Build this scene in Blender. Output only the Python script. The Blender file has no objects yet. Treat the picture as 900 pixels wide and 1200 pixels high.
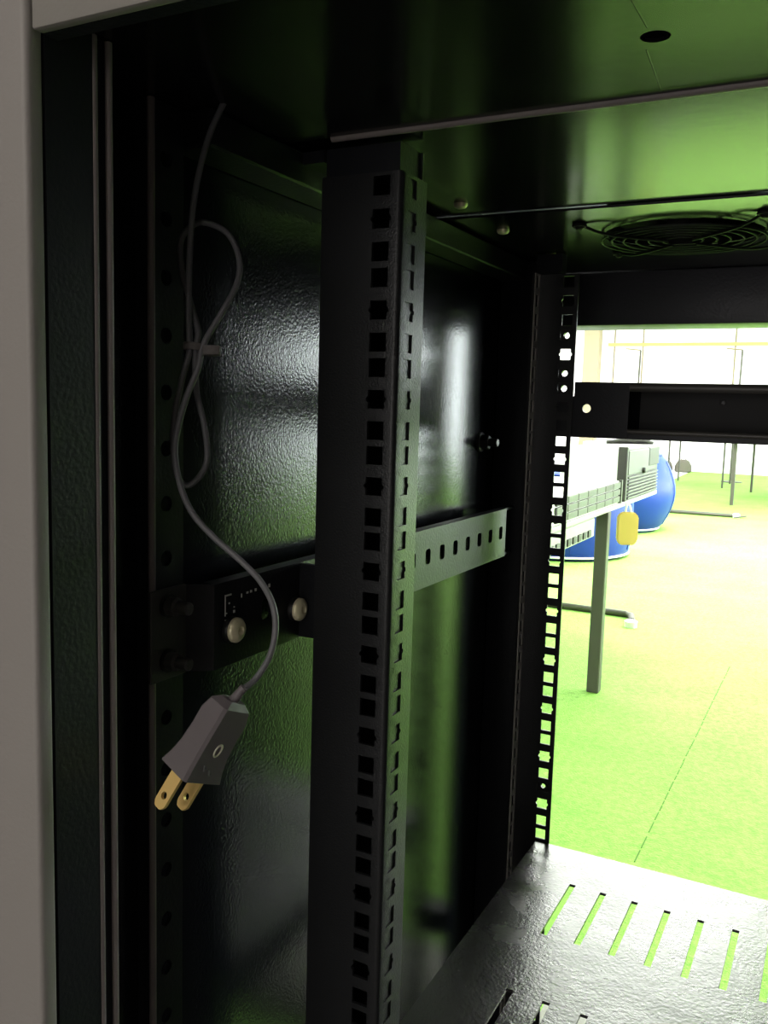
import bpy, bmesh, math, random
from mathutils import Vector, Matrix
random.seed(4)
SC = bpy.context.scene
COL = SC.collection
PI = math.pi

# ------------------------------------------------------------------ camera
H = 1.05                                   # eye height above the carpet; rack coordinates below are relative to the eye
cam_d = bpy.data.cameras.new('camera'); cam = bpy.data.objects.new('camera', cam_d); COL.objects.link(cam)
RT = Vector((0.88551597, 0.46371966, 0.02873222))
DN = Vector((0.08056259, -0.0923485, -0.9924623))
FW = Vector((-0.45757091, 0.88115596, -0.11913453))
m = Matrix((RT, -DN, -FW)).transposed().to_4x4(); m.translation = (0, 0, H)
cam.matrix_world = m
cam_d.sensor_fit = 'AUTO'; cam_d.sensor_width = 36; cam_d.lens = 1039.88 / 1200 * 36
cam_d.clip_start = 0.01; cam_d.clip_end = 100
SC.camera = cam

# ------------------------------------------------------------------ world, lights, exposure
w = bpy.data.worlds.new('world'); SC.world = w; w.use_nodes = True
w.node_tree.nodes['Background'].inputs[0].default_value = (0.9, 0.95, 1, 1)
w.node_tree.nodes['Background'].inputs[1].default_value = 0.3
SC.view_settings.view_transform = 'Standard'; SC.view_settings.look = 'None'
SC.view_settings.exposure = 0.0; SC.view_settings.gamma = 1.0
SC.view_settings.use_curve_mapping = False
SC.cycles.max_bounces = 10; SC.cycles.diffuse_bounces = 5; SC.cycles.glossy_bounces = 5
SC.cycles.sample_clamp_indirect = 6.0

def area(name, loc, sx, sy, power, color=(1, 1, 1)):
    d = bpy.data.lights.new(name, 'AREA'); d.shape = 'RECTANGLE'; d.size = sx; d.size_y = sy
    d.energy = power; d.color = color
    o = bpy.data.objects.new(name, d); COL.objects.link(o); o.location = loc
    return o
LX = (-4.0, -1.0, 2.0, 4.6)
LP = {4.7: 130, 7.6: 470, 12.5: 60, 15.3: 70}
for ly in LP:
    for lx in LX:
        area('ceiling_lamp', (lx, ly, 2.96), 1.8, 2.0 if ly < 5 else 1.2, LP[ly], (1.0, 0.975, 0.985))

area('front_fill_lamp', (-0.6, -1.9, 2.9), 1.2, 0.3, 35, (1.0, 0.93, 0.86))  # unseen lamp added to light the cabinet's front face
# ------------------------------------------------------------------ materials
def new_mat(name):
    mt = bpy.data.materials.new(name); mt.use_nodes = True
    nt = mt.node_tree; b = nt.nodes['Principled BSDF']
    return mt, nt, b
def noise(nt, scale, detail=3, rough=0.5, coord='Object'):
    tc = nt.nodes.new('ShaderNodeTexCoord'); n = nt.nodes.new('ShaderNodeTexNoise')
    n.inputs['Scale'].default_value = scale; n.inputs['Detail'].default_value = detail
    n.inputs['Roughness'].default_value = rough
    nt.links.new(tc.outputs[coord], n.inputs['Vector'])
    return n
def paint(name, col, rough=0.35, bump_scale=500, bump=0.12, dist=0.0004, metallic=0.0, spec=0.3, var=0.0, specks=None):
    mt, nt, b = new_mat(name)
    b.inputs['Base Color'].default_value = (*col, 1); b.inputs['Roughness'].default_value = rough
    b.inputs['Metallic'].default_value = metallic; b.inputs['Specular IOR Level'].default_value = spec
    if bump > 0:
        n = noise(nt, bump_scale, 2, 0.5)
        bp = nt.nodes.new('ShaderNodeBump'); bp.inputs['Strength'].default_value = bump; bp.inputs['Distance'].default_value = dist
        nt.links.new(n.outputs['Fac'], bp.inputs['Height']); nt.links.new(bp.outputs['Normal'], b.inputs['Normal'])
    if var > 0 or specks:
        n2 = noise(nt, 14 if not specks else specks, 4, 0.6)
        rp = nt.nodes.new('ShaderNodeValToRGB')
        c2 = tuple(min(1, c * (1 + var) + (0.0 if not specks else 0.0)) for c in col)
        if specks:
            rp.color_ramp.elements[0].position = 0.66; rp.color_ramp.elements[1].position = 0.76
            c2 = tuple(c + var for c in col)
        else:
            rp.color_ramp.elements[0].position = 0.35; rp.color_ramp.elements[1].position = 0.7
        rp.color_ramp.elements[0].color = (*col, 1); rp.color_ramp.elements[1].color = (*c2, 1)
        nt.links.new(n2.outputs['Fac'], rp.inputs['Fac']); nt.links.new(rp.outputs['Color'], b.inputs['Base Color'])
    return mt

M = {}
BLK = (0.012, 0.013, 0.016)
M['black'] = paint('black_powder_coat', BLK, 0.42, 520, 0.30, 0.0006, spec=0.2)
M['panel'] = paint('black_pebbled_panel', (0.006, 0.007, 0.009), 0.16, 650, 0.30, 0.0004, spec=0.2)
M['rear_plate'] = paint('pebbled_plate_lightened', (0.045, 0.046, 0.052), 0.4, 420, 0.35, 0.0008)  # black plate's colour raised to make up for missing light
M['roof'] = paint('black_satin_roof', (0.007, 0.007, 0.008), 0.18, 160, 0.06, 0.0005, spec=0.2)
M['rail'] = paint('black_textured_rail', (0.013, 0.014, 0.015), 0.36, 900, 0.45, 0.0005)
M['grey'] = paint('grey_textured_front', (0.25, 0.235, 0.22), 0.5, 700, 0.25, 0.0004)
M['header'] = paint('grey_header_paint', (0.24, 0.23, 0.21), 0.5, 700, 0.25, 0.0004)
M['edge'] = paint('black_edge_painted_lit', (0.20, 0.175, 0.17), 0.34, 900, 0.4, 0.0005)  # black edges coloured lighter to stand in for light they catch
M['zinc'] = paint('zinc_screw', (0.95, 0.88, 0.60), 0.30, 300, 0.1, 0.0003, metallic=0.35)  # zinc colour raised in place of a glint on the heads
M['dark_bolt'] = paint('black_oxide_bolt', (0.035, 0.035, 0.035), 0.35, 500, 0.15, 0.0003, metallic=0.6)
M['brass'] = paint('brass_blade', (0.85, 0.60, 0.22), 0.38, 120, 0.1, 0.0002, metallic=0.45)
M['cord'] = paint('grey_cord_sheath', (0.10, 0.10, 0.105), 0.45, 400, 0.06, 0.0002)
M['plug'] = paint('dark_grey_plug_rubber', (0.105, 0.093, 0.097), 0.5, 350, 0.15, 0.0003)
M['plug_mark'] = paint('pale_moulded_mark', (0.5, 0.48, 0.38), 0.4, 300, 0.0)
M['tie'] = paint('grey_nylon_tie', (0.07, 0.062, 0.058), 0.5, 300, 0.05)
M['scratch'] = paint('bare_metal_scratch', (0.6, 0.6, 0.58), 0.4, 300, 0.0)
M['tab'] = paint('black_tab_painted_lit', (0.05, 0.05, 0.046), 0.4, 600, 0.3, 0.0005)  # bracket's black paint, lightened on tab and bolts in place of light
M['lip'] = paint('panel_lip_painted_lit', (0.07, 0.066, 0.06), 0.35, 500, 0.2, 0.0004)  # lip colour lightened to imitate light along the rounded edges
M['strip'] = paint('flange_painted_lit', (0.5, 0.49, 0.46), 0.4, 500, 0.15, 0.0003)  # rear rail flange coloured pale so it reads as lit
M['fan'] = paint('matt_black_fan', (0.006, 0.006, 0.006), 0.65, 300, 0.05)
M['hole'] = paint('dark_fan_housing', (0.006, 0.006, 0.006), 0.6, 300, 0.0)

def shelf_mat():
    mt, nt, b = new_mat('glossy_black_shelf')
    n1 = noise(nt, 9, 5, 0.65); n2 = noise(nt, 420, 2); n3 = noise(nt, 150, 3, 0.7); n4 = noise(nt, 22, 4, 0.7)
    rp = nt.nodes.new('ShaderNodeValToRGB')
    rp.color_ramp.elements[0].position = 0.66; rp.color_ramp.elements[1].position = 0.80
    rp.color_ramp.elements[0].color = (0.018, 0.017, 0.018, 1); rp.color_ramp.elements[1].color = (0.10, 0.095, 0.095, 1)
    nt.links.new(n3.outputs['Fac'], rp.inputs['Fac']); nt.links.new(rp.outputs['Color'], b.inputs['Base Color'])
    mr = nt.nodes.new('ShaderNodeMapRange'); mr.inputs['From Min'].default_value = 0.3; mr.inputs['From Max'].default_value = 0.7
    mr.inputs['To Min'].default_value = 0.20; mr.inputs['To Max'].default_value = 0.34
    nt.links.new(n1.outputs['Fac'], mr.inputs['Value']); nt.links.new(mr.outputs['Result'], b.inputs['Roughness'])
    b1 = nt.nodes.new('ShaderNodeBump'); b1.inputs['Strength'].default_value = 0.35; b1.inputs['Distance'].default_value = 0.0006
    b2 = nt.nodes.new('ShaderNodeBump'); b2.inputs['Strength'].default_value = 0.16; b2.inputs['Distance'].default_value = 0.004
    nt.links.new(n2.outputs['Fac'], b1.inputs['Height']); nt.links.new(n4.outputs['Fac'], b2.inputs['Height'])
    nt.links.new(b2.outputs['Normal'], b1.inputs['Normal']); nt.links.new(b1.outputs['Normal'], b.inputs['Normal'])
    b.inputs['Specular IOR Level'].default_value = 0.62
    return mt
M['shelf'] = shelf_mat()
def glow_mat(name, col, strength):
    mt, nt, b = new_mat(name)
    b.inputs['Base Color'].default_value = (0.8, 0.85, 0.9, 1); b.inputs['Roughness'].default_value = 0.1
    b.inputs['Emission Color'].default_value = (*col, 1); b.inputs['Emission Strength'].default_value = strength
    return mt
M['added_day_pane'] = glow_mat('added_window_glow', (0.90, 0.95, 1.0), 15.0)
M['fill_pane'] = glow_mat('fill_pane_glow', (1.0, 0.95, 0.90), 2.6)

def carpet_mat():
    mt, nt, b = new_mat('green_carpet')
    n1 = noise(nt, 55, 4, 0.75); n2 = noise(nt, 3.0, 3, 0.6)
    rp = nt.nodes.new('ShaderNodeValToRGB')
    rp.color_ramp.elements[0].position = 0.30; rp.color_ramp.elements[1].position = 0.62
    rp.color_ramp.elements[0].color = (0.11, 0.225, 0.04, 1); rp.color_ramp.elements[1].color = (0.225, 0.41, 0.085, 1)
    mx = nt.nodes.new('ShaderNodeMix'); mx.data_type = 'FLOAT'; mx.inputs[0].default_value = 0.3
    nt.links.new(n1.outputs['Fac'], mx.inputs[2]); nt.links.new(n2.outputs['Fac'], mx.inputs[3])
    nt.links.new(mx.outputs[0], rp.inputs['Fac']); nt.links.new(rp.outputs['Color'], b.inputs['Base Color'])
    bp = nt.nodes.new('ShaderNodeBump'); bp.inputs['Strength'].default_value = 0.5; bp.inputs['Distance'].default_value = 0.006
    n3 = noise(nt, 160, 2); nt.links.new(n3.outputs['Fac'], bp.inputs['Height']); nt.links.new(bp.outputs['Normal'], b.inputs['Normal'])
    b.inputs['Roughness'].default_value = 0.9; b.inputs['Specular IOR Level'].default_value = 0.2
    return mt
M['carpet'] = carpet_mat()
M['seam'] = paint('dark_green_seam', (0.06, 0.13, 0.02), 0.9, 200, 0.3, 0.002)
M['white'] = paint('white_wall_paint', (0.86, 0.85, 0.86), 0.7, 40, 0.05, 0.001)
M['ceil'] = paint('white_ceiling', (0.82, 0.82, 0.82), 0.8, 40, 0.05, 0.001)
M['front_wall'] = paint('grey_wall_paint', (0.62, 0.58, 0.53), 0.8, 40, 0.05, 0.001)
M['grey_floor'] = paint('grey_vinyl_floor', (0.25, 0.24, 0.23), 0.6, 40, 0.05, 0.001)
M['beige'] = paint('beige_pillar', (0.30, 0.25, 0.16), 0.6, 60, 0.05, 0.001)
M['pale_yellow'] = paint('pale_yellow_rail', (0.42, 0.33, 0.10), 0.5, 60, 0.03)
M['frame_tan'] = paint('tan_frame', (0.17, 0.14, 0.085), 0.5, 60, 0.03)
M['steel'] = paint('dark_grey_tube', (0.055, 0.052, 0.042), 0.45, 200, 0.1, 0.0004)
M['table_top'] = paint('white_laminate', (0.85, 0.85, 0.85), 0.4, 200, 0.02)
M['table_edge'] = paint('pale_grey_laminate', (0.30, 0.30, 0.29), 0.4, 200, 0.02)
M['server'] = paint('pale_grey_steel', (0.06, 0.06, 0.056), 0.45, 200, 0.05)
M['server_light'] = paint('light_grey_steel', (0.085, 0.085, 0.085), 0.45, 200, 0.05)
M['server_dark'] = paint('dark_grey_bay', (0.035, 0.032, 0.032), 0.5, 200, 0.05)
M['blue'] = paint('blue_vinyl', (0.002, 0.020, 0.19), 0.4, 60, 0.1, 0.003)
M['yellow'] = paint('yellow_plastic', (0.60, 0.40, 0.11), 0.45, 100, 0.05)
M['strap'] = paint('white_strap', (0.8, 0.8, 0.8), 0.6, 100, 0.05)
M['stool'] = paint('olive_grey_fabric', (0.09, 0.085, 0.065), 0.8, 100, 0.3, 0.003)
M['glide'] = paint('white_plastic_glide', (0.6, 0.6, 0.58), 0.4, 100, 0.02)

# ------------------------------------------------------------------ mesh helpers (coordinates relative to the eye; z up)
def link(name, bm, mat, parent=None, smooth=None, loc=None):
    me = bpy.data.meshes.new(name)
    bmesh.ops.recalc_face_normals(bm, faces=bm.faces)
    bm.to_mesh(me); bm.free()
    if smooth is not None:
        for p in me.polygons: p.use_smooth = True
        me.set_sharp_from_angle(angle=math.radians(smooth))
    me.materials.append(M[mat] if isinstance(mat, str) else mat)
    o = bpy.data.objects.new(name, me); COL.objects.link(o)
    o.parent = parent
    off = Vector((0, 0, H))
    if parent is not None:
        p = parent
        while p is not None:
            off -= p.location; p = p.parent
    o.location = off if loc is None else loc
    return o
def root(name, label, cat, loc, group=None):
    o = bpy.data.objects.new(name, None); COL.objects.link(o)
    o.empty_display_size = 0.05
    o.location = (loc[0], loc[1], loc[2] + H)
    o['label'] = label; o['category'] = cat
    if group: o['group'] = group
    return o
def tag(o, label, cat, group=None):
    o['label'] = label; o['category'] = cat
    if group: o['group'] = group
    return o
def struct(o): o['kind'] = 'structure'; return o

def box(bm, x0, x1, y0, y1, z0, z1, bev=0.0, seg=2):
    vs = [bm.verts.new(p) for p in ((x0,y0,z0),(x1,y0,z0),(x1,y1,z0),(x0,y1,z0),(x0,y0,z1),(x1,y0,z1),(x1,y1,z1),(x0,y1,z1))]
    fs = [bm.faces.new([vs[i] for i in q]) for q in ((3,2,1,0),(4,5,6,7),(0,1,5,4),(1,2,6,5),(2,3,7,6),(3,0,4,7))]
    if bev > 0:
        es = list({e for f in fs for e in f.edges})
        bmesh.ops.bevel(bm, geom=es, offset=bev, segments=seg, profile=0.5, affect='EDGES')
    return vs
def B(x0, x1, y0, y1, z0, z1, bev=0.0, seg=2):
    bm = bmesh.new(); box(bm, x0, x1, y0, y1, z0, z1, bev, seg); return bm
def catmull(pts, n=10):
    out = []
    P = [pts[0]] + list(pts) + [pts[-1]]
    for i in range(1, len(P) - 2):
        a, b, c, d = P[i-1], P[i], P[i+1], P[i+2]
        for k in range(n):
            t = k / n
            out.append(0.5 * ((2*b) + (c-a)*t + (2*a-5*b+4*c-d)*t*t + (3*b-a-3*c+d)*t**3))
    out.append(P[-2].copy()); return out
def tube(bm, pts, r, seg=10, closed=False, cap=True, flat=1.0):
    pts = [Vector(p) for p in pts]; n = len(pts); rings = []
    nrm = None
    for i, p in enumerate(pts):
        if closed: t = (pts[(i+1) % n] - pts[i-1]).normalized()
        else: t = (pts[min(i+1, n-1)] - pts[max(i-1, 0)]).normalized()
        if nrm is None:
            nrm = t.orthogonal().normalized()
        nrm = (nrm - t * nrm.dot(t)).normalized(); bn = t.cross(nrm)
        rr = r[i] if isinstance(r, (list, tuple)) else r
        rings.append([bm.verts.new(p + nrm*math.cos(2*PI*k/seg)*rr + bn*math.sin(2*PI*k/seg)*rr*flat) for k in range(seg)])
    for i in range(n if closed else n-1):
        a, b = rings[i], rings[(i+1) % n]
        for k in range(seg): bm.faces.new((a[k], a[(k+1) % seg], b[(k+1) % seg], b[k]))
    if cap and not closed:
        bm.faces.new(rings[0][::-1]); bm.faces.new(rings[-1])
def lathe(bm, origin, axis, prof, seg=24, capa=True, capb=True):
    """prof: list of (distance along axis, radius)"""
    o = Vector(origin); a = Vector(axis).normalized(); u = a.orthogonal().normalized(); v = a.cross(u)
    rings = []
    for d, r in prof:
        rings.append([bm.verts.new(o + a*d + (u*math.cos(2*PI*k/seg) + v*math.sin(2*PI*k/seg))*r) for k in range(seg)])
    for i in range(len(rings)-1):
        for k in range(seg): bm.faces.new((rings[i][k], rings[i][(k+1) % seg], rings[i+1][(k+1) % seg], rings[i+1][k]))
    if capa: bm.faces.new(rings[0][::-1])
    if capb: bm.faces.new(rings[-1])

# hole outlines: left chain from bottom centre to top centre
def sq(wd, ht, r=0.0):
    a, b = wd/2, ht/2
    if r <= 0: return [(0,-b), (-a,-b), (-a,b), (0,b)]
    k = r*0.29
    return [(0,-b), (-a+r,-b), (-a+k,-b+k), (-a,-b+r), (-a,b-r), (-a+k,b-k), (-a+r,b), (0,b)]
def notched(wd, ht, nb=0.0015, dp=0.0011):
    a, b = wd/2, ht/2
    return [(0,-b), (-a,-b), (-a,-nb*1.1), (-a-dp,-nb*0.45), (-a-dp,nb*0.45), (-a,nb*1.1), (-a,b), (0,b)]
def circ(r, n=10):
    return [(-r*math.sin(PI*k/n), -r*math.cos(PI*k/n)) for k in range(n+1)]
def sheet(ub, vb, holes, mapf, t):
    """plate with holes. ub/vb breakpoints, holes {(i,j): (chain, cu, cv)}, mapf(u,v,w) -> xyz, t thickness"""
    polys = []
    csplit = {}
    for (i, j), (ch, cu, cv) in holes.items(): csplit[i] = cu
    for i in range(len(ub)-1):
        for j in range(len(vb)-1):
            u0, u1, v0, v1 = ub[i], ub[i+1], vb[j], vb[j+1]
            if (i, j) in holes:
                ch, cu, cv = holes[(i, j)]
                L = [(cu+a, cv+b) for a, b in ch]; R = [(cu-a, cv+b) for a, b in ch]
                polys.append([(u0,v0), (cu,v0)] + L + [(cu,v1), (u0,v1)])
                polys.append([(u1,v1), (cu,v1)] + R[::-1] + [(cu,v0), (u1,v0)])
            elif i in csplit:
                cu = csplit[i]
                polys.append([(u0,v0), (cu,v0), (cu,v1), (u0,v1)]); polys.append([(cu,v0), (u1,v0), (u1,v1), (cu,v1)])
            else:
                polys.append([(u0,v0), (u1,v0), (u1,v1), (u0,v1)])
    bm = bmesh.new(); va = {}; vbk = {}
    def key(p): return (round(p[0], 7), round(p[1], 7))
    def get(p, d, wv):
        k = key(p)
        if k not in d: d[k] = bm.verts.new(mapf(p[0], p[1], wv))
        return d[k]
    cnt = {}
    for pl in polys:
        bm.faces.new([get(p, va, 0.0) for p in pl])
        bm.faces.new([get(p, vbk, t) for p in pl[::-1]])
        for a, b in zip(pl, pl[1:] + pl[:1]):
            ka, kb = key(a), key(b); e = (min(ka, kb), max(ka, kb))
            cnt.setdefault(e, []).append((a, b))
    for e, lst in cnt.items():
        if len(lst) == 1:
            a, b = lst[0]
            bm.faces.new((get(b, va, 0), get(a, va, 0), get(a, vbk, t), get(b, vbk, t)))
    return bm

CX = 0.017                         # centre line of the cabinet
def mir(f, on):                    # mirror a map about the cabinet's centre line
    if not on: return f
    def g(u, v, wv):
        x, y, z = f(u, v, wv); return (2*CX - x, y, z)
    return g
def mx(x, on): return 2*CX - x if on else x

# ================================================================== THE ROOM
def plane_obj(name, bm, mat, kids=None): return struct(link(name, bm, mat))
X0, X1, Y0, Y1, ZC = -6.0, 5.5, -3.0, 17.2, 3.0
floor_l = plane_obj('floor', B(X0, X1, 0.90, Y1, -H-0.05, -H), 'carpet')
plane_obj('floor_near', B(X0, X1, Y0, 0.90, -H-0.05, -H), 'grey_floor')  # unseen floor made grey to keep green bounce off the front
# unseen walls added to keep hall light off the front; side room added too
plane_obj('wall_added_left', B(X0, -0.305, 0.80, 0.90, -H, ZC-H), 'white')
plane_obj('wall_added_right', B(0.339, X1, 0.80, 0.90, -H, ZC-H), 'white')
plane_obj('wall_added_top', B(-0.305, 0.339, 0.80, 0.90, 0.17, ZC-H), 'white')
bm = bmesh.new(); y = 1.3
while y < 3.9:
    ln = random.uniform(0.02, 0.07); xo = random.uniform(-0.0008, 0.0008)
    box(bm, -0.3690+xo, -0.3662+xo, y, y+ln, -H, -H+0.0012); y += ln + random.uniform(0.008, 0.03)
link('carpet_seam', bm, 'seam', floor_l)
plane_obj('ceiling', B(X0, X1, Y0, Y1, ZC-H, ZC-H+0.05), 'ceil')
plane_obj('wall_far', B(X0-0.1, X1+0.1, Y1, Y1+0.1, -H, ZC-H), 'white')
plane_obj('wall_left', B(X0-0.1, X0, Y0, Y1, -H, ZC-H), 'white')
plane_obj('wall_right', B(X1, X1+0.1, Y0, Y1, -H, ZC-H), 'white')
plane_obj('wall_near', B(X0-0.1, X1+0.1, Y0-0.1, Y0, -H, ZC-H), 'front_wall')
# white flooring where the carpet ends on the left
bm = bmesh.new(); q = [(X0, 9.0), (-2.25, 9.0), (-2.55, Y1), (X0, Y1)]
lo = [bm.verts.new((a, b, -H)) for a, b in q]; hi = [bm.verts.new((a, b, -H+0.004)) for a, b in q]
for k in range(4): bm.faces.new((lo[k], lo[(k+1) % 4], hi[(k+1) % 4], hi[k]))
bm.faces.new(lo); bm.faces.new(hi)
struct(link('floor_white', bm, 'white'))
# beige pillar and window framing on the far wall
struct(link('trim_1', B(-4.62, -4.33, Y1-0.25, Y1, -H, ZC-H, 0.01), 'beige'))
win = struct(link('window_1', B(-4.2, -0.6, Y1-0.03, Y1-0.005, 0.25, 1.75), 'table_top'))
for x in (-4.08, -3.55, -1.93):
    link('window_mullion', B(x-0.012, x+0.012, Y1-0.06, Y1-0.03, 0.25, 1.75), 'frame_tan', win)
link('window_rail', B(-4.2, -0.6, Y1-0.07, Y1-0.03, 1.24, 1.30), 'pale_yellow', win)

# unseen glowing windows added on the right-hand wall for their light and reflections
for k in range(4):
    y0 = 6.4 + k*2.6
    wn = struct(link('window_%d' % (k+2), B(X1-0.06, X1, y0-0.06, y0+2.36, -0.96, 1.56), 'table_top'))
    for q in range(2):
        link('pane', B(X1-0.075, X1-0.062, y0+q*1.18, y0+q*1.18+1.12, -0.90, 1.50), 'added_day_pane', wn)
# unseen glowing panel added behind the camera as frontal fill, shaped as a window
wn = struct(link('window_6', B(-1.0, 0.6, Y0, Y0+0.04, -1.0, 0.9), 'table_top'))
for q in range(2): link('pane', B(-0.94+q*0.76, -0.22+q*0.76, Y0+0.04, Y0+0.05, -0.94, 0.84), 'fill_pane', wn)

# ================================================================== THE CABINET
ZB = -1.0                                # underside of the cabinet body
ZT = 0.165
cab = root('server_cabinet', 'black steel server rack cabinet with open front and rear, filling the view', 'rack cabinet', (CX, 0.54, -H))
ZN = 0.0919                              # height of the first notched hole
UU = 0.04445

# side panels, front frame, posts on either side
for side in (False, True):
    s = side
    bm = bmesh.new(); x = sorted((mx(-0.2855, s), mx(-0.300, s)))
    box(bm, x[0], x[1], 0.226, 0.905, ZB, ZT-0.003, 0.0)
    sp = link('side_panel', bm, 'panel', cab)
    # grey front stile, black jamb return with a double rolled lip
    x = sorted((mx(-0.2505, s), mx(-0.3005, s)))
    st = link('front_stile', B(x[0], x[1], 0.2165, 0.2245, ZB, ZT, 0.0022, 3), 'grey', cab, smooth=40)
    st['label'] = 'grey textured front edge of the cabinet'
    x = sorted((mx(-0.2505, s), mx(-0.2545, s)))
    jb = link('door_jamb', B(x[0], x[1], 0.2246, 0.2475, ZB+0.02, ZT-0.02, 0.0), 'black', cab)
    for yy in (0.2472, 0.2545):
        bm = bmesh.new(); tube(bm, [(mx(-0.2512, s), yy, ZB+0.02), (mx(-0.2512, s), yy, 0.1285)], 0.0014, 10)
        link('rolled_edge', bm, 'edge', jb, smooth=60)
    x = sorted((mx(-0.2518, s), mx(-0.2545, s)))
    link('lip_web', B(x[0], x[1], 0.2475, 0.2545, ZB+0.02, 0.1285), 'black', jb)
    x = sorted((mx(-0.2545, s), mx(-0.2855, s)))
    link('jamb_back', B(x[0], x[1], 0.2525, 0.2545, ZB+0.02, 0.1285), 'black', jb)
    # front post: rolled front edge and a strip with round holes
    nh = 42
    vb = [ZB+0.02]; holes = {}
    z0 = -0.0990
    zs = sorted([z0 + 0.0255*k for k in range(-34, 9)])
    zs = [z for z in zs if ZB+0.04 < z < 0.115]
    vb = [ZB+0.02] + [(a+b)/2 for a, b in zip(zs, zs[1:])] + [0.1285]
    for j, z in enumerate(zs): holes[(1, j)] = (circ(0.0037, 8), 0.3145, z)
    f = lambda u, v, wv: (-0.2765 - wv, u, v)
    post = link('front_post', sheet([0.306, 0.3095, 0.3215, 0.3262], vb, holes, mir(f, s), 0.002), 'black', cab)
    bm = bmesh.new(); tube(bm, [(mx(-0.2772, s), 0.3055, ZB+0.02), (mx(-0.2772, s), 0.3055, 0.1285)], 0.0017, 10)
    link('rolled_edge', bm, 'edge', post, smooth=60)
    x = sorted((mx(-0.2785, s), mx(-0.2855, s)))
    link('post_return', B(x[0], x[1], 0.3045, 0.3065, ZB+0.02, 0.1285), 'black', post)
    # rear post
    x = sorted((mx(-0.252, s), mx(-0.2855, s)))
    rp_ = link('rear_post', B(x[0], x[1], 0.762, 0.792, ZB+0.02, 0.1285, 0.002, 2), 'black', cab, smooth=40)
    # black hex bolt near the rear post
    bm = bmesh.new(); yb, zb = 0.728, -0.0292
    d = Vector((1 if not s else -1, 0, 0))
    lathe(bm, (mx(-0.2855, s), yb, zb), d, [(0, 0.0085), (0.002, 0.0085), (0.0022, 0.007)], 24)
    hb = link('washer', bm, 'dark_bolt', sp, smooth=40)
    bm = bmesh.new(); lathe(bm, (mx(-0.2833, s), yb, zb), d, [(0, 0.0066), (0.0058, 0.0066), (0.0066, 0.0058)], 6)
    link('hex_nut', bm, 'dark_bolt', sp)
    bm = bmesh.new(); lathe(bm, (mx(-0.2767, s), yb, zb), d, [(0, 0.0036), (0.0072, 0.0036), (0.0078, 0.003)], 16)
    link('bolt_end', bm, 'dark_bolt', sp, smooth=40)

    # ---- side bracket (horizontal, bolted between the posts)
    zt_, zb_ = -0.0870, -0.1292
    pitch = 0.0251
    cols = [0.3315]; hl = {}
    ys = [0.5504 + pitch*k for k in range(-8, 8)]
    ub = [0.3315] + [y - pitch/2 for y in ys] + [ys[-1] + pitch/2]
    for i, y in enumerate(ys):
        if abs(y - 0.3496) > 0.006 and abs(y - 0.3998) > 0.006:
            hl[(i+1, 0)] = (sq(0.0086, 0.0112, 0.0022), y, -0.1072)
    f = lambda u, v, wv: (-0.262 - wv, u, v)
    br = link('side_bracket', sheet(ub, [zb_, zt_], hl, mir(f, s), 0.002), 'black', cab)
    br['label'] = 'black horizontal bracket with rectangular holes'
    bm = bmesh.new(); a = [(-0.2725, 0.3238), (-0.262, 0.3315), (-0.264, 0.3315), (-0.2745, 0.3238)]
    lo = [bm.verts.new((mx(p[0], s), p[1], zb_)) for p in a]; hi = [bm.verts.new((mx(p[0], s), p[1], zt_)) for p in a]
    for k in range(4): bm.faces.new((lo[k], lo[(k+1) % 4], hi[(k+1) % 4], hi[k]))
    bm.faces.new(lo); bm.faces.new(hi)
    link('bracket_bend', bm, 'black', br)
    x = sorted((mx(-0.2723, s), mx(-0.2743, s)))
    link('bracket_tab', B(x[0], x[1], 0.2995, 0.3240, zb_-0.0005, zt_+0.0005, 0.0005, 1), 'tab', br)
    x = sorted((mx(-0.264, s), mx(-0.270, s)))
    link('bracket_flange', B(x[0], x[1], 0.3330, 0.762, zt_-0.002, zt_), 'black', br)
    link('bracket_flange', B(x[0], x[1], 0.3330, 0.762, zb_, zb_+0.002), 'black', br)
    for z in (-0.0945, -0.1205):
        bm = bmesh.new(); lathe(bm, (mx(-0.2723, s), 0.3105, z), d, [(0, 0.0056), (0.0012, 0.0056)], 20)
        link('tab_washer', bm, 'dark_bolt', br, smooth=40)
        bm = bmesh.new(); lathe(bm, (mx(-0.2711, s), 0.3105, z), d, [(0, 0.0043), (0.0045, 0.0043), (0.005, 0.0034), (0.0052, 0.0030), (0.0115, 0.0030), (0.0122, 0.0022)], 16)
        link('tab_bolt', bm, 'tab', br, smooth=40)
    for y, z in ((0.3440, -0.1112), (0.4005, -0.1118)):
        bm = bmesh.new(); lathe(bm, (mx(-0.262, s), y, z), d, [(0, 0.0064), (0.0022, 0.0064), (0.003, 0.0058)], 24)
        link('screw_washer', bm, 'dark_bolt', br, smooth=40)
        bm = bmesh.new()
        lathe(bm, (mx(-0.259, s), y, z), d, [(0, 0.0062), (0.0016, 0.0062), (0.0028, 0.0052), (0.0036, 0.0034), (0.0037, 0.0024)], 24, capb=False)
        # cross recess
        lathe(bm, (mx(-0.259, s), y, z), d, [(0.0037, 0.0024), (0.0022, 0.0008)], 24, capa=False)
        sc_ = link('silver_screw', bm, 'zinc', br, smooth=50); sc_['label'] = 'shiny zinc screw head'
    if not s:
        # worn painted mark on the bracket: an E-like stroke and dots
        bm = bmesh.new(); X = -0.2618
        def mk(y0, y1, z0, z1): box(bm, X-0.0001, X+0.0002, y0, y1, z0, z1)
        mk(0.3395, 0.3400, -0.1040, -0.0935); mk(0.3400, 0.3445, -0.0943, -0.0935)
        mk(0.3425, 0.3433, -0.0985, -0.0977); mk(0.3465, 0.3472, -0.1010, -0.1003); mk(0.3462, 0.3474, -0.1035, -0.1022)
        mk(0.3400, 0.3412, -0.1030, -0.1025); mk(0.3395, 0.3440, -0.1062, -0.1058)
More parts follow.
